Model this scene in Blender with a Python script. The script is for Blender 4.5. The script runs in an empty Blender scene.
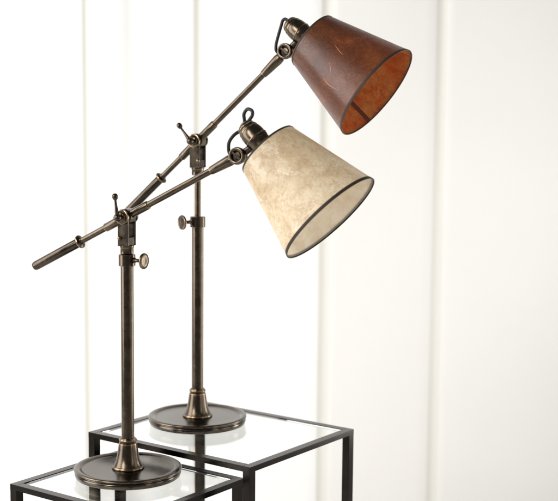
import bpy, bmesh, math, random
from mathutils import Vector, Matrix
random.seed(4)
scene = bpy.context.scene
COL = scene.collection
R = math.radians
TZ = 0.60                      # height of the taller table's glass above the floor

# ------------------------------------------------------------------ materials
def newmat(name):
    m = bpy.data.materials.new(name); m.use_nodes = True
    nt = m.node_tree; nt.nodes.clear()
    out = nt.nodes.new('ShaderNodeOutputMaterial')
    p = nt.nodes.new('ShaderNodeBsdfPrincipled')
    nt.links.new(p.outputs[0], out.inputs[0])
    return m, nt, p, out
def N(nt, t, **kw):
    n = nt.nodes.new(t)
    for k, v in kw.items(): setattr(n, k, v)
    return n
def noise(nt, scale, detail=4, rough=.55, dist=0, vec=None, mscale=None):
    tc = N(nt, 'ShaderNodeTexCoord')
    src = tc.outputs['Object']
    if mscale:
        mp = N(nt, 'ShaderNodeMapping'); mp.inputs['Scale'].default_value = mscale
        nt.links.new(src, mp.inputs[0]); src = mp.outputs[0]
    n = N(nt, 'ShaderNodeTexNoise')
    n.inputs['Scale'].default_value = scale; n.inputs['Detail'].default_value = detail
    n.inputs['Roughness'].default_value = rough; n.inputs['Distortion'].default_value = dist
    nt.links.new(src, n.inputs['Vector'])
    return n.outputs['Fac']
def ramp(nt, fac, stops, interp='LINEAR'):
    r = N(nt, 'ShaderNodeValToRGB'); r.color_ramp.interpolation = interp
    el = r.color_ramp.elements
    while len(el) < len(stops): el.new(.5)
    for e, (p, c) in zip(el, stops):
        e.position = p; e.color = (c if len(c) == 4 else (*c, 1)) if not isinstance(c, (int, float)) else (c, c, c, 1)
    nt.links.new(fac, r.inputs[0]); return r.outputs[0]
def mixc(nt, fac, a, b, mode='MIX'):
    m = N(nt, 'ShaderNodeMix', data_type='RGBA', blend_type=mode)
    if isinstance(fac, (int, float)): m.inputs[0].default_value = fac
    else: nt.links.new(fac, m.inputs[0])
    for i, v in ((6, a), (7, b)):
        if isinstance(v, tuple): m.inputs[i].default_value = (*v, 1)
        else: nt.links.new(v, m.inputs[i])
    return m.outputs[2]
def bump(nt, p, h, strength, dist):
    b = N(nt, 'ShaderNodeBump'); b.inputs['Strength'].default_value = strength; b.inputs['Distance'].default_value = dist
    nt.links.new(h, b.inputs['Height']); nt.links.new(b.outputs[0], p.inputs['Normal'])

def bronze(name, dark, light, rough=.3, warm=(.5, .3, .15), contrast=1., bmp=.10):
    m, nt, p, out = newmat(name)
    n1 = noise(nt, 55, 6, .6, .4)
    n2 = noise(nt, 260, 4, .6, 0, mscale=(1, 1, .18))
    c = mixc(nt, ramp(nt, n1, [(.32, 0.), (.7, 1.)]), dark, light)
    c = mixc(nt, ramp(nt, n2, [(.56, 0.), (.74, .55)]), c, warm)
    nt.links.new(c, p.inputs['Base Color'])
    p.inputs['Metallic'].default_value = 1
    nt.links.new(ramp(nt, n1, [(.3, rough - .06 * contrast), (.75, rough + .10 * contrast)]), p.inputs['Roughness'])
    if bmp: bump(nt, p, noise(nt, 420, 3, .6), bmp, .00012)
    return m
M = {}
M['bronze'] = bronze('aged_bronze', (.080, .063, .047), (.116, .091, .066), .25, (.17, .125, .084))
M['bronze_dark'] = bronze('dark_bronze', (.050, .041, .032), (.084, .067, .051), .24, (.12, .09, .065))
M['base_bronze'] = bronze('satin_dark_bronze', (.082, .070, .057), (.108, .092, .075), .20, (.13, .11, .09), .4, .02)
M['brass_edge'] = bronze('worn_brass_edge', (.13, .095, .062), (.32, .22, .13), .26, (.46, .33, .20), 1.2)
M['soft_edge'] = bronze('rubbed_rim_edge', (.09, .075, .058), (.19, .145, .10), .26, (.25, .185, .125), 1.2, .03)
def plain(name, col, rough, metal=0, **kw):
    m, nt, p, out = newmat(name)
    n1 = noise(nt, 30, 5, .6)
    c2 = tuple(min(1, v * 1.25 + .002) for v in col)
    nt.links.new(mixc(nt, ramp(nt, n1, [(.35, 0.), (.7, 1.)]), col, c2), p.inputs['Base Color'])
    p.inputs['Roughness'].default_value = rough; p.inputs['Metallic'].default_value = metal
    for k, v in kw.items(): p.inputs[k].default_value = v
    bump(nt, p, noise(nt, 350, 4, .6), .1, .0003)
    return m
M['black_steel'] = plain('blackened_steel', (.020, .017, .014), .20, 1)
M['cord'] = plain('black_rubber_cord', (.006, .006, .006), .6)
M['hole'] = plain('dark_recess', (.012, .010, .009), .6)
M['felt'] = plain('felt', (.02, .018, .016), .9)
M['bulb'] = plain('opal_glass', (.85, .83, .78), .15)
M['trim'] = plain('dark_brown_leather_trim', (.036, .026, .018), .62, **{'Specular IOR Level': .22})
M['trim2'] = plain('brown_leather_trim', (.045, .028, .019), .55, **{'Specular IOR Level': .22})

def glass():
    m, nt, p, out = newmat('clear_glass')
    p.inputs['Base Color'].default_value = (.97, .99, .98, 1)
    p.inputs['Roughness'].default_value = 0.0
    p.inputs['Transmission Weight'].default_value = 1
    p.inputs['IOR'].default_value = 1.45
    return m
M['glass'] = glass()

def mica(name, stops, blot, vein, vein_amt, trans, tcol, rough, coat, seed, grain):
    """mottled mica sheet: reflecting front and light coming through"""
    m, nt, p, out = newmat(name)
    tc = N(nt, 'ShaderNodeTexCoord'); mp = N(nt, 'ShaderNodeMapping')
    mp.inputs['Location'].default_value = (seed, seed * .7, seed * 1.3)
    nt.links.new(tc.outputs['Object'], mp.inputs[0])
    def nz(s, d=5, r=.6, dist=0.):
        n = N(nt, 'ShaderNodeTexNoise'); n.inputs['Scale'].default_value = s; n.inputs['Detail'].default_value = d
        n.inputs['Roughness'].default_value = r; n.inputs['Distortion'].default_value = dist
        nt.links.new(mp.outputs[0], n.inputs['Vector']); return n.outputs['Fac']
    big = nz(17, 6, .62, .6); mid = nz(60, 8, .7, 1.2); fine = nz(240, 6, .7, .5)
    c = ramp(nt, big, stops)
    c = mixc(nt, ramp(nt, mid, [(.46, 0.), (.66, .75)]), c, blot)
    # thin cracks and flakes
    v = N(nt, 'ShaderNodeTexVoronoi', feature='DISTANCE_TO_EDGE'); v.inputs['Scale'].default_value = 48
    wv = N(nt, 'ShaderNodeVectorMath', operation='ADD')
    sc = N(nt, 'ShaderNodeVectorMath', operation='SCALE'); sc.inputs['Scale'].default_value = .05
    nn = N(nt, 'ShaderNodeTexNoise'); nn.inputs['Scale'].default_value = 45; nn.inputs['Detail'].default_value = 5
    nt.links.new(mp.outputs[0], nn.inputs['Vector']); nt.links.new(nn.outputs['Color'], sc.inputs[0])
    nt.links.new(mp.outputs[0], wv.inputs[0]); nt.links.new(sc.outputs[0], wv.inputs[1])
    nt.links.new(wv.outputs[0], v.inputs['Vector'])
    line = ramp(nt, v.outputs['Distance'], [(.0, 1.), (.035, 0.)])
    mask = ramp(nt, nz(22, 4, .6, .3), [(.50, 0.), (.62, 1.)])
    mm = N(nt, 'ShaderNodeMath', operation='MULTIPLY'); nt.links.new(line, mm.inputs[0]); nt.links.new(mask, mm.inputs[1])
    m2 = N(nt, 'ShaderNodeMath', operation='MULTIPLY'); nt.links.new(mm.outputs[0], m2.inputs[0]); m2.inputs[1].default_value = vein_amt
    c = mixc(nt, m2.outputs[0], c, vein)
    # fine granular flakes, denser in some patches
    gm = N(nt, 'ShaderNodeMath', operation='MULTIPLY')
    nt.links.new(ramp(nt, nz(330, 4, .8, .3), [(.47, 0.), (.60, 1.)]), gm.inputs[0])
    nt.links.new(ramp(nt, nz(14, 3, .6, .5), [(.42, .15), (.64, grain)]), gm.inputs[1])
    c = mixc(nt, gm.outputs[0], c, vein)
    gd = N(nt, 'ShaderNodeMath', operation='MULTIPLY')
    nt.links.new(ramp(nt, nz(210, 5, .8, .8), [(.50, 0.), (.66, 1.)]), gd.inputs[0])
    nt.links.new(ramp(nt, nz(19, 3, .6, .5), [(.40, .10), (.62, grain)]), gd.inputs[1])
    c = mixc(nt, gd.outputs[0], c, blot)
    nt.links.new(c, p.inputs['Base Color'])
    nt.links.new(ramp(nt, mid, [(.3, rough - .08), (.7, rough + .14)]), p.inputs['Roughness'])
    p.inputs['Specular IOR Level'].default_value = .38; p.inputs['Coat Weight'].default_value = coat; p.inputs['Coat Roughness'].default_value = .18
    b1 = N(nt, 'ShaderNodeMath', operation='MULTIPLY_ADD'); nt.links.new(nz(26, 3, .5), b1.inputs[0]); b1.inputs[1].default_value = 3.0; nt.links.new(mid, b1.inputs[2])
    bump(nt, p, b1.outputs[0], .22, .0012)
    tr = N(nt, 'ShaderNodeBsdfTranslucent')
    nt.links.new(mixc(nt, .5, c, tcol), tr.inputs[0])
    mx = N(nt, 'ShaderNodeMixShader'); mx.inputs[0].default_value = trans
    nt.links.new(p.outputs[0], mx.inputs[1]); nt.links.new(tr.outputs[0], mx.inputs[2])
    nt.links.new(mx.outputs[0], out.inputs[0])
    return m
M['mica_cream'] = mica('cream_mica', [(.32, (.52, .37, .21)), (.46, (.71, .57, .38)), (.58, (.81, .70, .52)), (.72, (.88, .80, .66))],
                       (.45, .29, .15), (.96, .90, .76), 1., .45, (1, .93, .80), .40, .14, 3.1, 1.0)
M['mica_cream_in'] = mica('cream_mica_inner_glow', [(.30, (.88, .80, .66)), (.5, (.95, .92, .84)), (.72, (.96, .95, .91))],
                       (.78, .64, .44), (.97, .95, .90), 1., .72, (1, 1, .99), .5, .0, 5.1, .6)  # inner face coloured paler to imitate light coming through the mica
M['mica_amber'] = mica('amber_mica', [(.32, (.034, .014, .008)), (.46, (.058, .023, .012)), (.58, (.092, .034, .015)), (.70, (.210, .074, .026))],
                       (.052, .020, .010), (.40, .17, .07), .22, .20, (.85, .33, .10), .33, .20, 8.2, .35)
M['mica_amber_in'] = mica('amber_mica_inner_glow', [(.32, (.66, .085, .016)), (.48, (.92, .22, .04)), (.66, (.98, .50, .16))],
                       (.50, .085, .020), (1., .72, .34), .8, .60, (1, .50, .18), .45, .0, 6.4, .6)  # bright orange inner face: glow of transmitted light put into the colour
M['amber_seam'] = plain('dark_seam_tape', (.10, .026, .011), .55)
M['copper_crack'] = plain('bright_copper_crease', (.42, .17, .075), .35)
def wallmat(name, col):
    m, nt, p, out = newmat(name)
    c2 = tuple(v * .975 for v in col)
    nt.links.new(mixc(nt, ramp(nt, noise(nt, 2.2, 4, .5), [(.35, 0.), (.65, 1.)]), col, c2), p.inputs['Base Color'])
    p.inputs['Roughness'].default_value = .55
    bump(nt, p, noise(nt, 90, 3, .5), .08, .001)
    return m
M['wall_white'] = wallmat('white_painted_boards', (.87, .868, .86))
M['wall_dim'] = wallmat('dimmer_white_boards', (.775, .768, .745))  # right-hand boards: darker tone stands in for the weaker light there
M['groove'] = wallmat('groove_shade', (.70, .69, .645))  # grooves coloured darker than the boards to strengthen their shade
M['floor'] = wallmat('white_floor_paint', (.84, .83, .81))

# ------------------------------------------------------------------ mesh helpers
def frame_to(o, ax):
    ax = Vector(ax).normalized()
    t = Vector((0, 0, 1)) if abs(ax.z) < .9 else Vector((1, 0, 0))
    x = t.cross(ax).normalized(); y = ax.cross(x)
    m = Matrix((x, y, ax)).transposed().to_4x4(); m.translation = Vector(o); return m
def lathe(bm, prof, o=(0, 0, 0), ax=(0, 0, 1), seg=64, closed=False, scale_x=1):
    """prof: (r, h[, material index of the band that FOLLOWS])"""
    fm = frame_to(o, ax); rings = []
    for q in prof:
        r, h = q[0], q[1]
        if r < 1e-6: rings.append([bm.verts.new(fm @ Vector((0, 0, h)))])
        else: rings.append([bm.verts.new(fm @ Vector((r * scale_x * math.cos(2 * math.pi * k / seg), r * math.sin(2 * math.pi * k / seg), h))) for k in range(seg)])
    n = len(prof)
    for i in range(n if closed else n - 1):
        a, b = rings[i], rings[(i + 1) % n]; mi = prof[i][2] if len(prof[i]) > 2 else 0
        for k in range(seg):
            k2 = (k + 1) % seg
            if len(a) == 1 and len(b) == 1: continue
            if len(a) == 1: f = bm.faces.new((a[0], b[k], b[k2]))
            elif len(b) == 1: f = bm.faces.new((a[k], b[0], a[k2]))
            else: f = bm.faces.new((a[k], b[k], b[k2], a[k2]))
            f.material_index = mi
def bead(r, h, w, d, mi=1, n=5):
    """half-round bead of width w standing d proud of radius r, centred on h"""
    return [(r + d * math.sin(math.pi * i / n), h - w / 2 + w * (1 - math.cos(math.pi * i / n)) / 2, mi if i < n else 0) for i in range(n + 1)]
def box(bm, lo, hi, mat=0, mtx=None):
    v = [Vector((x, y, z)) for x in (lo[0], hi[0]) for y in (lo[1], hi[1]) for z in (lo[2], hi[2])]
    if mtx: v = [mtx @ q for q in v]
    v = [bm.verts.new(q) for q in v]
    for f in ((0, 1, 3, 2), (4, 6, 7, 5), (0, 4, 5, 1), (2, 3, 7, 6), (0, 2, 6, 4), (1, 5, 7, 3)):
        bm.faces.new([v[i] for i in f]).material_index = mat
def tube(bm, pts, r, seg=14, sub=10):
    P = [Vector(p) for p in pts]; Q = []
    for i in range(len(P) - 1):
        a = P[max(i - 1, 0)]; b = P[i]; c = P[i + 1]; d = P[min(i + 2, len(P) - 1)]
        for k in range(sub):
            t = k / sub
            Q.append(.5 * ((2 * b) + (c - a) * t + (2 * a - 5 * b + 4 * c - d) * t * t + (3 * b - a - 3 * c + d) * t ** 3))
    Q.append(P[-1]); rings = []; up = Vector((.13, .98, .1))
    for i, q in enumerate(Q):
        t = (Q[min(i + 1, len(Q) - 1)] - Q[max(i - 1, 0)]).normalized()
        x = up.cross(t).normalized(); up = t.cross(x).normalized()
        rings.append([bm.verts.new(q + r * (math.cos(2 * math.pi * k / seg) * x + math.sin(2 * math.pi * k / seg) * up)) for k in range(seg)])
    for a, b in zip(rings, rings[1:]):
        for k in range(seg): bm.faces.new((a[k], b[k], b[(k + 1) % seg], a[(k + 1) % seg]))
    bm.faces.new(rings[0][::-1]); bm.faces.new(rings[-1])
def obj(name, bm, mats, parent=None, bevel=0, angle=32):
    bmesh.ops.recalc_face_normals(bm, faces=bm.faces)
    me = bpy.data.meshes.new(name); bm.to_mesh(me); bm.free()
    for m in (mats if isinstance(mats, (list, tuple)) else [mats]): me.materials.append(m)
    for p in me.polygons: p.use_smooth = True
    me.set_sharp_from_angle(angle=R(angle))
    o = bpy.data.objects.new(name, me); COL.objects.link(o)
    if parent: o.parent = parent
    if bevel:
        b = o.modifiers.new('bevel', 'BEVEL'); b.width = bevel; b.segments = 2; b.limit_method = 'ANGLE'; b.angle_limit = R(40)
        b.harden_normals = True
    return o
def B(): return bmesh.new()
def thing(name, label, cat, loc, rz=0, group=None):
    o = bpy.data.objects.new(name, None); COL.objects.link(o); o.empty_display_size = .05
    o.location = loc; o.rotation_euler = (0, 0, rz); o['label'] = label; o['category'] = cat
    if group: o['group'] = group
    return o

# ------------------------------------------------------------------ the setting
def struct(name, bm, mats, bevel=0, angle=40):
    o = obj(name, bm, mats, None, bevel, angle); o['kind'] = 'structure'; return o
bm = B(); v = [bm.verts.new(p) for p in ((-5, -4, 0), (5, -4, 0), (5, 3.56, 0), (-5, 3.56, 0))]; bm.faces.new(v)
struct('floor', bm, M['floor'])
# panelled wall: tall boards with soft rounded grooves between them
WY = 3.5
cuts = [(-.539, .014, .007), (-.227, .020, .007), (.129, .026, .009), (.447, .024, .009)]
x = .58
while x < 3.6: x += .36; cuts.append((x, .02, .009))
x = -.539
while x > -3.6: x -= .32; cuts.append((x, .012, .006))
cuts.sort()
prof = [(-4.2, 0, 0)]
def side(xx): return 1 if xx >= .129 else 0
for i, (cx, w, d) in enumerate(cuts):
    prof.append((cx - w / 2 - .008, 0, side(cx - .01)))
    for k in range(1, 8):
        t = k / 8
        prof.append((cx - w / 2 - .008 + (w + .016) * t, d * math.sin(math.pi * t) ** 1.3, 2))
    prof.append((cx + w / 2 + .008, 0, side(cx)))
    # boards are very slightly crowned, as old painted boards are
    nx = cuts[i + 1][0] if i + 1 < len(cuts) else 4.2
    a, b = cx + w / 2 + .008, nx - .04
    for k in range(1, 24):
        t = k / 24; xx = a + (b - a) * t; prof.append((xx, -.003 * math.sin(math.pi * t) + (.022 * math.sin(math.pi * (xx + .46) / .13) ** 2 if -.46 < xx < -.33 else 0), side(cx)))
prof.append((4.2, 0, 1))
bm = B(); lo = []; hi = []
for (px, dy, mi) in prof:
    lo.append(bm.verts.new((px, WY + dy, 0))); hi.append(bm.verts.new((px, WY + dy, 3.0)))
for i in range(len(prof) - 1):
    cen = (prof[i][0] + prof[i + 1][0]) / 2
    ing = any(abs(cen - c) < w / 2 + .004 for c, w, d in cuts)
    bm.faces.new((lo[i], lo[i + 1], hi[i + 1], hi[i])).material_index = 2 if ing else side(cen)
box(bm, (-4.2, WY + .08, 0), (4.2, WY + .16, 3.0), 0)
struct('wall', bm, [M['wall_white'], M['wall_dim'], M['groove']])

# ------------------------------------------------------------------ nesting side tables
TH = 2.5117; E1 = Vector((math.cos(TH), math.sin(TH), 0)); E2 = Vector((E1.y, -E1.x, 0))
if E2.y < 0: E2 = -E2
def side_table(name, label, corner, w, d, zt, s=.016, rh=.010):
    """corner = nearest-right corner (x,y); w runs along E1, d along E2; zt = height of the rail's top"""
    cen = Vector((corner[0], corner[1], 0)) + E1 * w / 2 + E2 * d / 2
    t = thing(name, label, 'side table', (cen.x, cen.y, 0), math.atan2(E2.y, E2.x), 'nesting side tables of black metal and glass')
    # local x = E2 (d), local y = E1 (w)
    hx, hy = d / 2, w / 2
    bm = B()
    box(bm, (-hx, -hy, zt - rh), (hx, -hy + s, zt)); box(bm, (-hx, hy - s, zt - rh), (hx, hy, zt))
    box(bm, (-hx, -hy + s, zt - rh), (-hx + s, hy - s, zt)); box(bm, (hx - s, -hy + s, zt - rh), (hx, hy - s, zt))
    # narrow lip that carries the glass
    box(bm, (-hx + s, -hy + s, zt - rh + .0005), (hx - s, -hy + s + .003, zt - rh + .002))
    box(bm, (-hx + s, hy - s - .003, zt - rh + .0005), (hx - s, hy - s, zt - rh + .002))
    bmesh.ops.remove_doubles(bm, verts=bm.verts, dist=1e-6)
    obj('top_frame', bm, M['black_steel'], t, .0005)
    for sx in (-1, 1):
        for sy in (-1, 1):
            bm = B(); cx, cy = sx * (hx - s / 2), sy * (hy - s / 2)
            q = s / 2 - .00015
            box(bm, (cx - q, cy - q, .004), (cx + q, cy + q, zt - rh + .0015))
            lg = obj('leg', bm, M['black_steel'], t, .0005)
            bm = B(); lathe(bm, [(0, 0), (.007, 0), (.0075, .001), (.0075, .0042), (0, .0042)], (cx, cy, 0), seg=20)
            obj('foot_cap', bm, M['cord'], lg)
    bm = B(); g = .0004
    box(bm, (-hx + s + g, -hy + s + g, zt - rh + .0022), (hx - s - g, hy - s - g, zt - .0012))
    obj('glass_top', bm, M['glass'], t, .0006)
    return t
side_table('side_table', 'taller black metal side table with glass top, under the dark copper shaded lamp', (-.0463, 2.0789), .3854, .3283, TZ)
DZ = .0407
F2 = Vector((-.0576, 2.1523, 0)) - E2 * .276
side_table('side_table', 'lower black metal side table with glass top, under the cream shaded lamp', (F2.x, F2.y), .3013, .276, TZ - DZ)

# ------------------------------------------------------------------ adjustable arm table lamps
def lamp(label, loc, rz, zp, zc, arm_deg, shade_deg, screw_az, lever_xz, plate_screw_x, mo, mi, trim, cord, seam, cracks=(), arm_len=.2425):
    t = thing('table_lamp', label, 'lamp', loc, rz, 'adjustable arm table lamps')
    BR = [M['bronze'], M['brass_edge'], M['bronze_dark']]
    BS = [M['base_bronze'], M['soft_edge'], M['bronze_dark']]
    DK = [M['bronze_dark'], M['brass_edge'], M['bronze']]
    # weighted round base
    bm = B()
    pr = [(.0, .0022), (.084, .0022), (.0890, .0024), (.0918, .0030, 1), (.0928, .0038, 1), (.0930, .0046, 0), (.0930, .0058), (.0936, .0064), (.0942, .0078), (.0942, .0108), (.0936, .0122, 0), (.0922, .0128, 0), (.0920, .0136, 0), (.0934, .0141),
          (.0948, .0150), (.0955, .0162, 1), (.0954, .0174, 1), (.0946, .0184, 0), (.0930, .0192), (.0905, .0196), (.0875, .0193), (.0845, .0182), (.0825, .0170, 0), (.0815, .0164), (.0800, .0160), (.0780, .0159), (.060, .0161), (.028, .0163)]
    lathe(bm, pr, seg=128)
    b = obj('base', bm, BS, t, angle=50)
    bm = B(); lathe(bm, [(0, 0), (.072, 0), (.073, .0008), (.073, .0023), (0, .0023)], seg=96); obj('felt_pad', bm, M['felt'], b)
    # flared neck of the base
    bm = B(); z = .0161
    lathe(bm, [(.0285, z), (.0290, z + .0012), (.0288, z + .003, 1), (.0278, z + .0045, 0), (.0262, z + .0052), (.0245, z + .008), (.0220, z + .013), (.0200, z + .020), (.0186, z + .028),
               (.0172, z + .037), (.0162, z + .044, 1), (.0158, z + .0455, 0), (.0140, z + .0460), (.0140, z + .0475, 0)] + bead(.0138, z + .0505, .006, .0022, 1) + [(.0134, z + .0545), (.0112, z + .0550)], seg=72)
    obj('neck', bm, BR, b, angle=28)
    # outer pole
    bm = B(); lathe(bm, [(.0112, .06), (.0112, zc - .010), (.0060, zc - .009)], seg=56); obj('pole', bm, M['bronze'], t)
    # inner pole
    bm = B(); lathe(bm, [(.0059, zc - .02), (.0059, zp - .05)], seg=40); obj('extension_rod', bm, M['bronze'], t)
    # clamp collar with its thumb screw
    bm = B(); lathe(bm, [(.0112, zc - .0105), (.0140, zc - .0105, 1), (.0147, zc - .0098, 0), (.0147, zc + .0090, 1), (.0140, zc + .0098, 0), (.0061, zc + .0102)], seg=64)
    c = obj('clamp_collar', bm, BR, t)
    bm = B(); d = Vector((math.cos(screw_az), math.sin(screw_az), 0)); o0 = Vector((0, 0, zc))
    lathe(bm, [(.0038, .013), (.0050, .0145), (.0050, .0165), (.0034, .0175), (.0032, .026), (.0050, .028), (.0066, .0300), (.0118, .0325, 0), (.0136, .0335, 1), (.0142, .0350, 1), (.0138, .0366, 1), (.0126, .0374, 0), (.0108, .0366), (.0080, .0362), (.0040, .0370), (0, .0372)], o0, d, seg=48)
    obj('thumb_screw', bm, BR, c, angle=50)
    # forked bracket that carries the arm (plates normal to y)
    bm = B(); zb = zp - .051
    def plate(y0, y1, w, rt):
        out = [(-w / 2, zb), (w / 2, zb), (w / 2, zp - .008)] + [(rt * math.sin(a), zp + rt * math.cos(a)) for a in [R(100 - k * 20) for k in range(11)]] + [(-w / 2, zp - .008)]
        A = [bm.verts.new((x_, y0, z_)) for x_, z_ in out]; C_ = [bm.verts.new((x_, y1, z_)) for x_, z_ in out]
        bm.faces.new(A); bm.faces.new(C_[::-1])
        for k in range(len(out)): bm.faces.new((A[k], C_[k], C_[(k + 1) % len(out)], A[(k + 1) % len(out)]))
    plate(-.0140, -.0095, .021, .0118); plate(.0095, .0140, .021, .0118)
    box(bm, (-.0095, -.0095, zb + .001), (.0095, .0095, zb + .015))
    br = obj('bracket', bm, DK, t, .0009)
    bm = B(); lathe(bm, [(.0062, zb - .0145), (.0105, zb - .0145), (.0116, zb - .0135, 0), (.0116, zb - .004, 1), (.0125, zb - .0025, 0), (.0125, zb + .0005), (.0, zb + .0005)], seg=48)
    obj('hub', bm, BR, br)
    Y = Vector((0, -1, 0))
    # pivot discs on either side of the fork and between the plates
    bm = B()
    for y_, s_ in ((-.0140, 1), (.0140, -1)):
        lathe(bm, [(.0, 0), (.0118, 0), (.0130, .0006, 0), (.0134, .0022, 1), (.0128, .0038, 1), (.0112, .0044, 0), (.0085, .0040), (.0080, .0055), (.0066, .0066, 0), (0, .0070)], (0, y_ - .0001 * s_, zp), (0, -s_, 0), seg=48)
    obj('pivot_cap', bm, BR, br, angle=40)
    bm = B(); lathe(bm, [(.0, 0), (.0034, 0), (.0036, .0012), (.0026, .0034), (.0, .0042)], (plate_screw_x, -.0139, zb + .014), Y, seg=24)
    obj('screw', bm, M['brass_edge'], br, angle=50)
    # clamping lever
    bm = B(); hubc = Vector((0, -.031, zp))
    lathe(bm, [(.0042, .018), (.0042, .024), (.0058, .0255), (.0068, .029), (.0066, .033), (.0050, .0358), (.0022, .0372), (0, .0374)], (0, 0, zp), Y, seg=32)
    ld = Vector((lever_xz[0], -.004, lever_xz[1])).normalized()
    lathe(bm, [(.0040, .002), (.0036, .008), (.0024, .020), (.0020, .029), (.0024, .0305), (.0040, .0318), (.0050, .0345), (.0052, .0368), (.0046, .0396), (.0030, .0414), (0, .0422)], hubc, ld, seg=28)
    obj('lever', bm, M['bronze_dark'], t, angle=50)
    # the arm
    a = R(arm_deg); ad = Vector((math.cos(a), 0, math.sin(a))); P0 = Vector((0, 0, zp))
    bm = B()
    lathe(bm, [(0, -.109), (.0056, -.109), (.0057, -.049, 0), (.0070, -.0485, 1), (.0077, -.047, 0), (.0077, -.010), (.0072, -.008), (.0072, .008), (.0077, .010), (.0077, .047, 1), (.0070, .0485, 0), (.0058, .049), (.0057, .184), (.0068, .1845, 1), (.0073, .186, 0),
               (.0082, .200), (.0091, .216), (.0097, .224), (.0088, .231), (0, .236)], P0, ad, seg=44)
    lathe(bm, [(0, -.0088), (.0125, -.0088), (.0136, -.0080), (.0136, .0080), (.0125, .0088), (0, .0088)], P0, Y, seg=44)   # eye round the pivot
    arm = obj('arm', bm, BR, t)
    KN = P0 + ad * arm_len
    bm = B()
    lathe(bm, [(0, -.001), (.0128, -.001), (.0143, .0004), (.0148, .004), (.0144, .0085), (.0138, .0095, 1), (.0130, .0099, 0), (.0106, .0098, 0), (.0094, .0090, 2), (.0090, .0040, 3), (0, .0036, 3)], KN, Y, seg=44)
    k = obj('knuckle', bm, BR + [M['hole']], arm, angle=40)
    bm = B()   # round screw with a raised blade, sunk in the knuckle
    lathe(bm, [(0, .0034), (.0062, .0034), (.0066, .0042), (.0058, .0056), (0, .0060)], KN, Y, seg=32)
    mt = Matrix.Translation(KN + Vector((0, -.0074, 0))) @ Matrix.Rotation(R(38), 4, 'Y')
    box(bm, (-.0088, -.0022, -.0018), (.0088, .0020, .0018), 0, mt)
    obj('screw', bm, M['bronze'], k, .0006, angle=50)
    # counterweight grip at the tail
    bm = B()
    e = -.220
    lathe(bm, [(0, e), (.0050, e), (.0074, e + .0015), (.0084, e + .005), (.0085, e + .008), (.0085, -.1145, 0), (.0078, -.1130), (.0072, -.1122), (.0086, -.1118), (.0112, -.1112, 0), (.0122, -.1098, 1), (.0124, -.1085, 1), (.0118, -.1070, 0), (.0092, -.1060), (.0066, -.1052), (.0062, -.1020), (.0052, -.1012)], P0, ad, seg=44)
    obj('counterweight', bm, DK, arm, angle=40)
    # socket; local frame: origin at the centre of the shade's small opening, axis u
    s = R(shade_deg); u = Vector((math.cos(s), 0, math.sin(s))); w = Vector((-math.sin(s), 0, math.cos(s)))
    S0 = KN + u * .0305 + w * .0458
    bm = B()
    SK = S0 - w * .0025
    lathe(bm, [(0, -.0622), (.0050, -.0622), (.0062, -.0616), (.0066, -.0604, 0), (.0098, -.0598), (.0128, -.0580), (.0146, -.0556, 0), (.0153, -.0544, 1), (.0154, -.0534, 1), (.0149, -.0526, 0), (.0160, -.0514), (.0172, -.0492), (.0178, -.0474, 1), (.0180, -.0464, 1), (.0176, -.0455, 0),
               (.0186, -.0430), (.0193, -.0390), (.0196, -.0340), (.0197, -.0300, 0), (.0198, -.0285), (.0202, -.0280, 1), (.0205, -.0270, 1), (.0202, -.0260, 0), (.0197, -.0254), (.0196, -.0228), (.0190, -.0208), (.0186, -.0200, 0), (.0185, -.0100), (.0185, .004), (.0176, .006), (.0168, .018), (.0150, .022), (0, .022)], SK, u, seg=64)
    so = obj('socket', bm, BR, t, angle=28)
    # lug that joins socket and knuckle
    bm = B()
    lathe(bm, [(0, -.0100), (.0112, -.0100), (.0126, -.0088), (.0128, -.0060), (.0126, -.0024), (.0118, -.0014), (0, -.0014)], KN, Y, seg=40)
    A = KN + Vector((0, .0052, 0)); C_ = S0 - u * .022 - w * .012
    lathe(bm, [(0, 0), (.0080, 0), (.0062, .012), (.0060, (C_ - A).length)], A, (C_ - A), seg=24)
    obj('lug', bm, M['bronze_dark'], so, angle=40)
    # bulb
    bm = B(); lathe(bm, [(.013, .020), (.013, .034), (.0165, .046), (.0245, .062), (.0285, .078), (.0285, .092), (.024, .106), (.015, .116), (.006, .1195), (0, .120)], S0, u, seg=40)
    obj('bulb', bm, M['bulb'], so, angle=80)
    # shade: a real shell with an outer face, a glow-tinted inner face and a seam
    H, rs, rb, th = .1560, .0542, .0930, .0009
    bm = B()
    n = 14; out = [(rs + (rb - rs) * i / n, H * i / n, 0) for i in range(n + 1)]
    inn = [(rs - th + (rb - rs) * i / n, H * i / n, 1) for i in range(n, -1, -1)]
    out[-1] = (out[-1][0], out[-1][1], 0)
    lathe(bm, out + inn, S0, u, seg=144, closed=True)
    sh = obj('lamp_shade', bm, [mo, mi], t, angle=50)
    def band(h0, h1, name, proud=.0006, inner=1.):
        f = lambda h: rs + (rb - rs) * h / H
        top = h0 <= 0; hi_ = h0 + inner if top else h1 - inner
        pts = [(f(h0) - th * .5, h0), (f(h0) + proud * .4, h0 - .0003), (f(h0) + proud, h0 + .0005), (f(h1) + proud, h1 - .0005), (f(h1) + proud * .4, h1 + .0003), (f(h1) - th - .0004, h1)]
        pts += [(f(hi_) - th - .0004, hi_), (f(hi_) + th * -.5, hi_)]
        bm = B(); lathe(bm, pts if not top else [(f(h1) - th * .5, h1), (f(h1) + proud * .4, h1 + .0003), (f(h1) + proud, h1 - .0005), (f(h0) + proud, h0 + .0005), (f(h0) + proud * .4, h0 - .0003), (f(h0) - th - .0004, h0)], S0, u, seg=144, closed=True)
        obj(name, bm, trim, sh, angle=60)
    band(-.0006, .0022, 'rim_trim'); band(H - .0044, H + .0006, 'rim_trim', .0006, .0016)
    # overlapping seam strip on the inner face
    sd = seam; fm = frame_to(S0, u)
    bm = B(); vs = []
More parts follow.
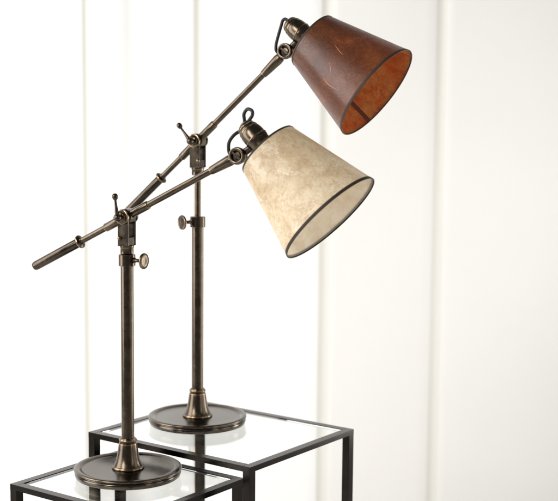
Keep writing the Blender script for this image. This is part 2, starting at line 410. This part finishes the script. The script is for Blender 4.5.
    for i in range(9):
        h = .004 + (H - .0050) * i / 8; row = []
        for j in range(4):
            aa = sd + (j - 1.5) * .0026 / (rs + (rb - rs) * h / H) * (1.0)
            rr = rs + (rb - rs) * h / H - th - .0004
            row.append([bm.verts.new(fm @ Vector((math.cos(aa) * q, math.sin(aa) * q, h))) for q in (rr, rr - .0006)])
        vs.append(row)
    for i in range(8):
        for j in range(3):
            for q in (0, 1): bm.faces.new((vs[i][j][q], vs[i][j + 1][q], vs[i + 1][j + 1][q], vs[i + 1][j][q]))
        for j in (0, 3): bm.faces.new((vs[i][j][0], vs[i][j][1], vs[i + 1][j][1], vs[i + 1][j][0]))
    for i in (0, 8):
        for j in range(3): bm.faces.new((vs[i][j][0], vs[i][j + 1][0], vs[i][j + 1][1], vs[i][j][1]))
    obj('seam', bm, M['amber_seam'] if seam_dark else mi, sh)
    for path in cracks:
        bm = B(); rows = []
        for i, (ad_, hh, wd) in enumerate(path):
            aa = R(ad_); rr = rs + (rb - rs) * hh / H + .00008; dw = wd / rr / 2
            rows.append([bm.verts.new(fm @ Vector((math.cos(aa + q) * (rr + e_), math.sin(aa + q) * (rr + e_), hh))) for q, e_ in ((-dw, -.0001), (0, .00025), (dw, -.0001))])
        for r0, r1 in zip(rows, rows[1:]):
            for q in (0, 1): bm.faces.new((r0[q], r0[q + 1], r1[q + 1], r1[q]))
        obj('crease', bm, M['copper_crack'], sh, angle=180)
    # ring and three spokes that hold the shade on its socket
    bm = B(); lathe(bm, [(.0168, .0042), (.0205, .004), (.0205, .0062), (.0168, .0062)], S0, u, seg=48, closed=True)
    for kk in range(3):
        aa = R(20 + 120 * kk); dd = (fm.to_3x3() @ Vector((math.cos(aa), math.sin(aa), 0))); lathe(bm, [(.0013, .019), (.0013, rs - .0004)], S0 + u * .0051, dd, seg=12)
    obj('spider', bm, M['bronze_dark'], sh)
    # cord from the knuckle into the top of the socket (u, w, y offsets)
    bm = B(); tube(bm, [S0 + u * p[0] + w * p[1] + Vector((0, p[2], 0)) for p in cord], .0029)
    obj('cord', bm, M['cord'], t)
    return t
AZ = R(-24.5)
seam_dark = False
lamp('bronze lamp with mottled cream shade and lower arm, on the lower glass table', (-.265, 2.1605, TZ - DZ - .0012), AZ, .4640, .3880, 27.0, -44, R(-3), (-.12, 1), -.006,
     M['mica_cream'], M['mica_cream_in'], M['trim'],
     [(-.0320, -.0560, .006), (-.0450, -.0560, .002), (-.0576, -.0437, 0), (-.0616, -.029, 0.004), (-.0607, -.0141, .012), (-.0654, -.0014, .010), (-.0726, .0087, .004), (-.0725, .0204, 0), (-.0636, .0257, -.004), (-.0572, .0217, -.006), (-.0565, .0135, -.004), (-.0570, .0040, 0), (-.0560, -.001, 0)], R(200))
seam_dark = True
lamp('bronze lamp with dark copper brown shade and raised arm, on the taller glass table', (-.156, 2.3789, TZ - .0012), AZ, .5498, .3955, 42.3, -36.6, R(241), (-.8, 1), .008,
     M['mica_amber'], M['mica_amber_in'], M['trim2'],
     [(-.0340, -.0580, .006), (-.0470, -.0575, .002), (-.0530, -.0500, 0), (-.0579, -.0395, 0), (-.0666, -.0147, 0), (-.0695, -.0060, 0), (-.0680, -.0015, 0), (-.0640, .0, 0), (-.0563, .0, 0)], R(-43.8),
     [[(152.5, .0602, .0002), (154.0, .0665, .0008), (155.5, .0729, .0009), (157.0, .0801, .0010), (157.4, .0879, .0003)],
      [(176.2, .0735, .0002), (178.5, .0795, .0009), (181.1, .0840, .0011), (184.6, .0885, .0010), (187.7, .0925, .0003)],
      [(-161.0, .0818, .0002), (-159.8, .0887, .0011), (-159.7, .0957, .0014), (-160.4, .1027, .0013), (-162.2, .1110, .0008), (-165.8, .1230, .0002)]], .2465)

# ------------------------------------------------------------------ camera
f, pt, ro, h = 1247.5, .1128, .0089, .6096
cam = bpy.data.cameras.new('camera'); co = bpy.data.objects.new('camera', cam); COL.objects.link(co)
fw = Vector((0, math.cos(pt), -math.sin(pt))); up = Vector((0, math.sin(pt), math.cos(pt))); rt = Vector((1, 0, 0))
cr = rt * math.cos(ro) + up * math.sin(ro); cu = up * math.cos(ro) - rt * math.sin(ro)
mt = Matrix((cr, cu, -fw)).transposed().to_4x4(); mt.translation = Vector((0, 0, h + TZ))
co.matrix_world = mt
cam.sensor_width = 36; cam.sensor_fit = 'HORIZONTAL'; cam.lens = f / 558 * 36
cam.clip_start = .05; cam.clip_end = 60
cam.dof.use_dof = True; cam.dof.focus_distance = 2.16; cam.dof.aperture_fstop = 4.5
scene.camera = co

# ------------------------------------------------------------------ light: soft area lamps, all out of view
w = bpy.data.worlds.new('World'); scene.world = w; w.use_nodes = True
bg = w.node_tree.nodes['Background']; bg.inputs[0].default_value = (1, .97, .93, 1); bg.inputs[1].default_value = .14
def area(name, loc, target, sx, sy, power, col=(1, 1, 1)):
    l = bpy.data.lights.new(name, 'AREA'); l.shape = 'RECTANGLE'; l.size = sx; l.size_y = sy; l.energy = power; l.color = col
    o = bpy.data.objects.new(name, l); COL.objects.link(o); o.location = loc
    o.rotation_euler = (Vector(target) - Vector(loc)).to_track_quat('-Z', 'Y').to_euler(); return o
area('wall_light', (-2.1, 2.0, 1.5), (-.5, 3.5, 1.0), 1.4, 2.2, 59, (1, .995, .985))
area('wall_light', (2.3, 1.8, 1.0), (.9, 3.5, .55), 1.2, 2.2, 13.5, (1, .99, .975))
area('key_light', (-1.7, .3, 2.1), (-.1, 2.2, .95), .6, 1.3, 42, (1, .97, .93))
area('added_back_light', (1.35, 2.75, .75), (.05, 2.15, .95), .4, .9, 12, (1, .98, .95))  # unseen lamp added so the shades glow inside and poles get bright rims
area('fill_light', (1.9, .5, 1.4), (.0, 2.2, .9), .5, 1.4, 7, (1, .96, .9))

# ------------------------------------------------------------------ render
vs_ = scene.view_settings; vs_.view_transform = 'Standard'; vs_.look = 'None'; vs_.gamma = 1; vs_.exposure = 0
scene.render.engine = 'CYCLES'; scene.cycles.max_bounces = 14; scene.cycles.transmission_bounces = 10; scene.cycles.glossy_bounces = 6
scene.cycles.use_denoising = True
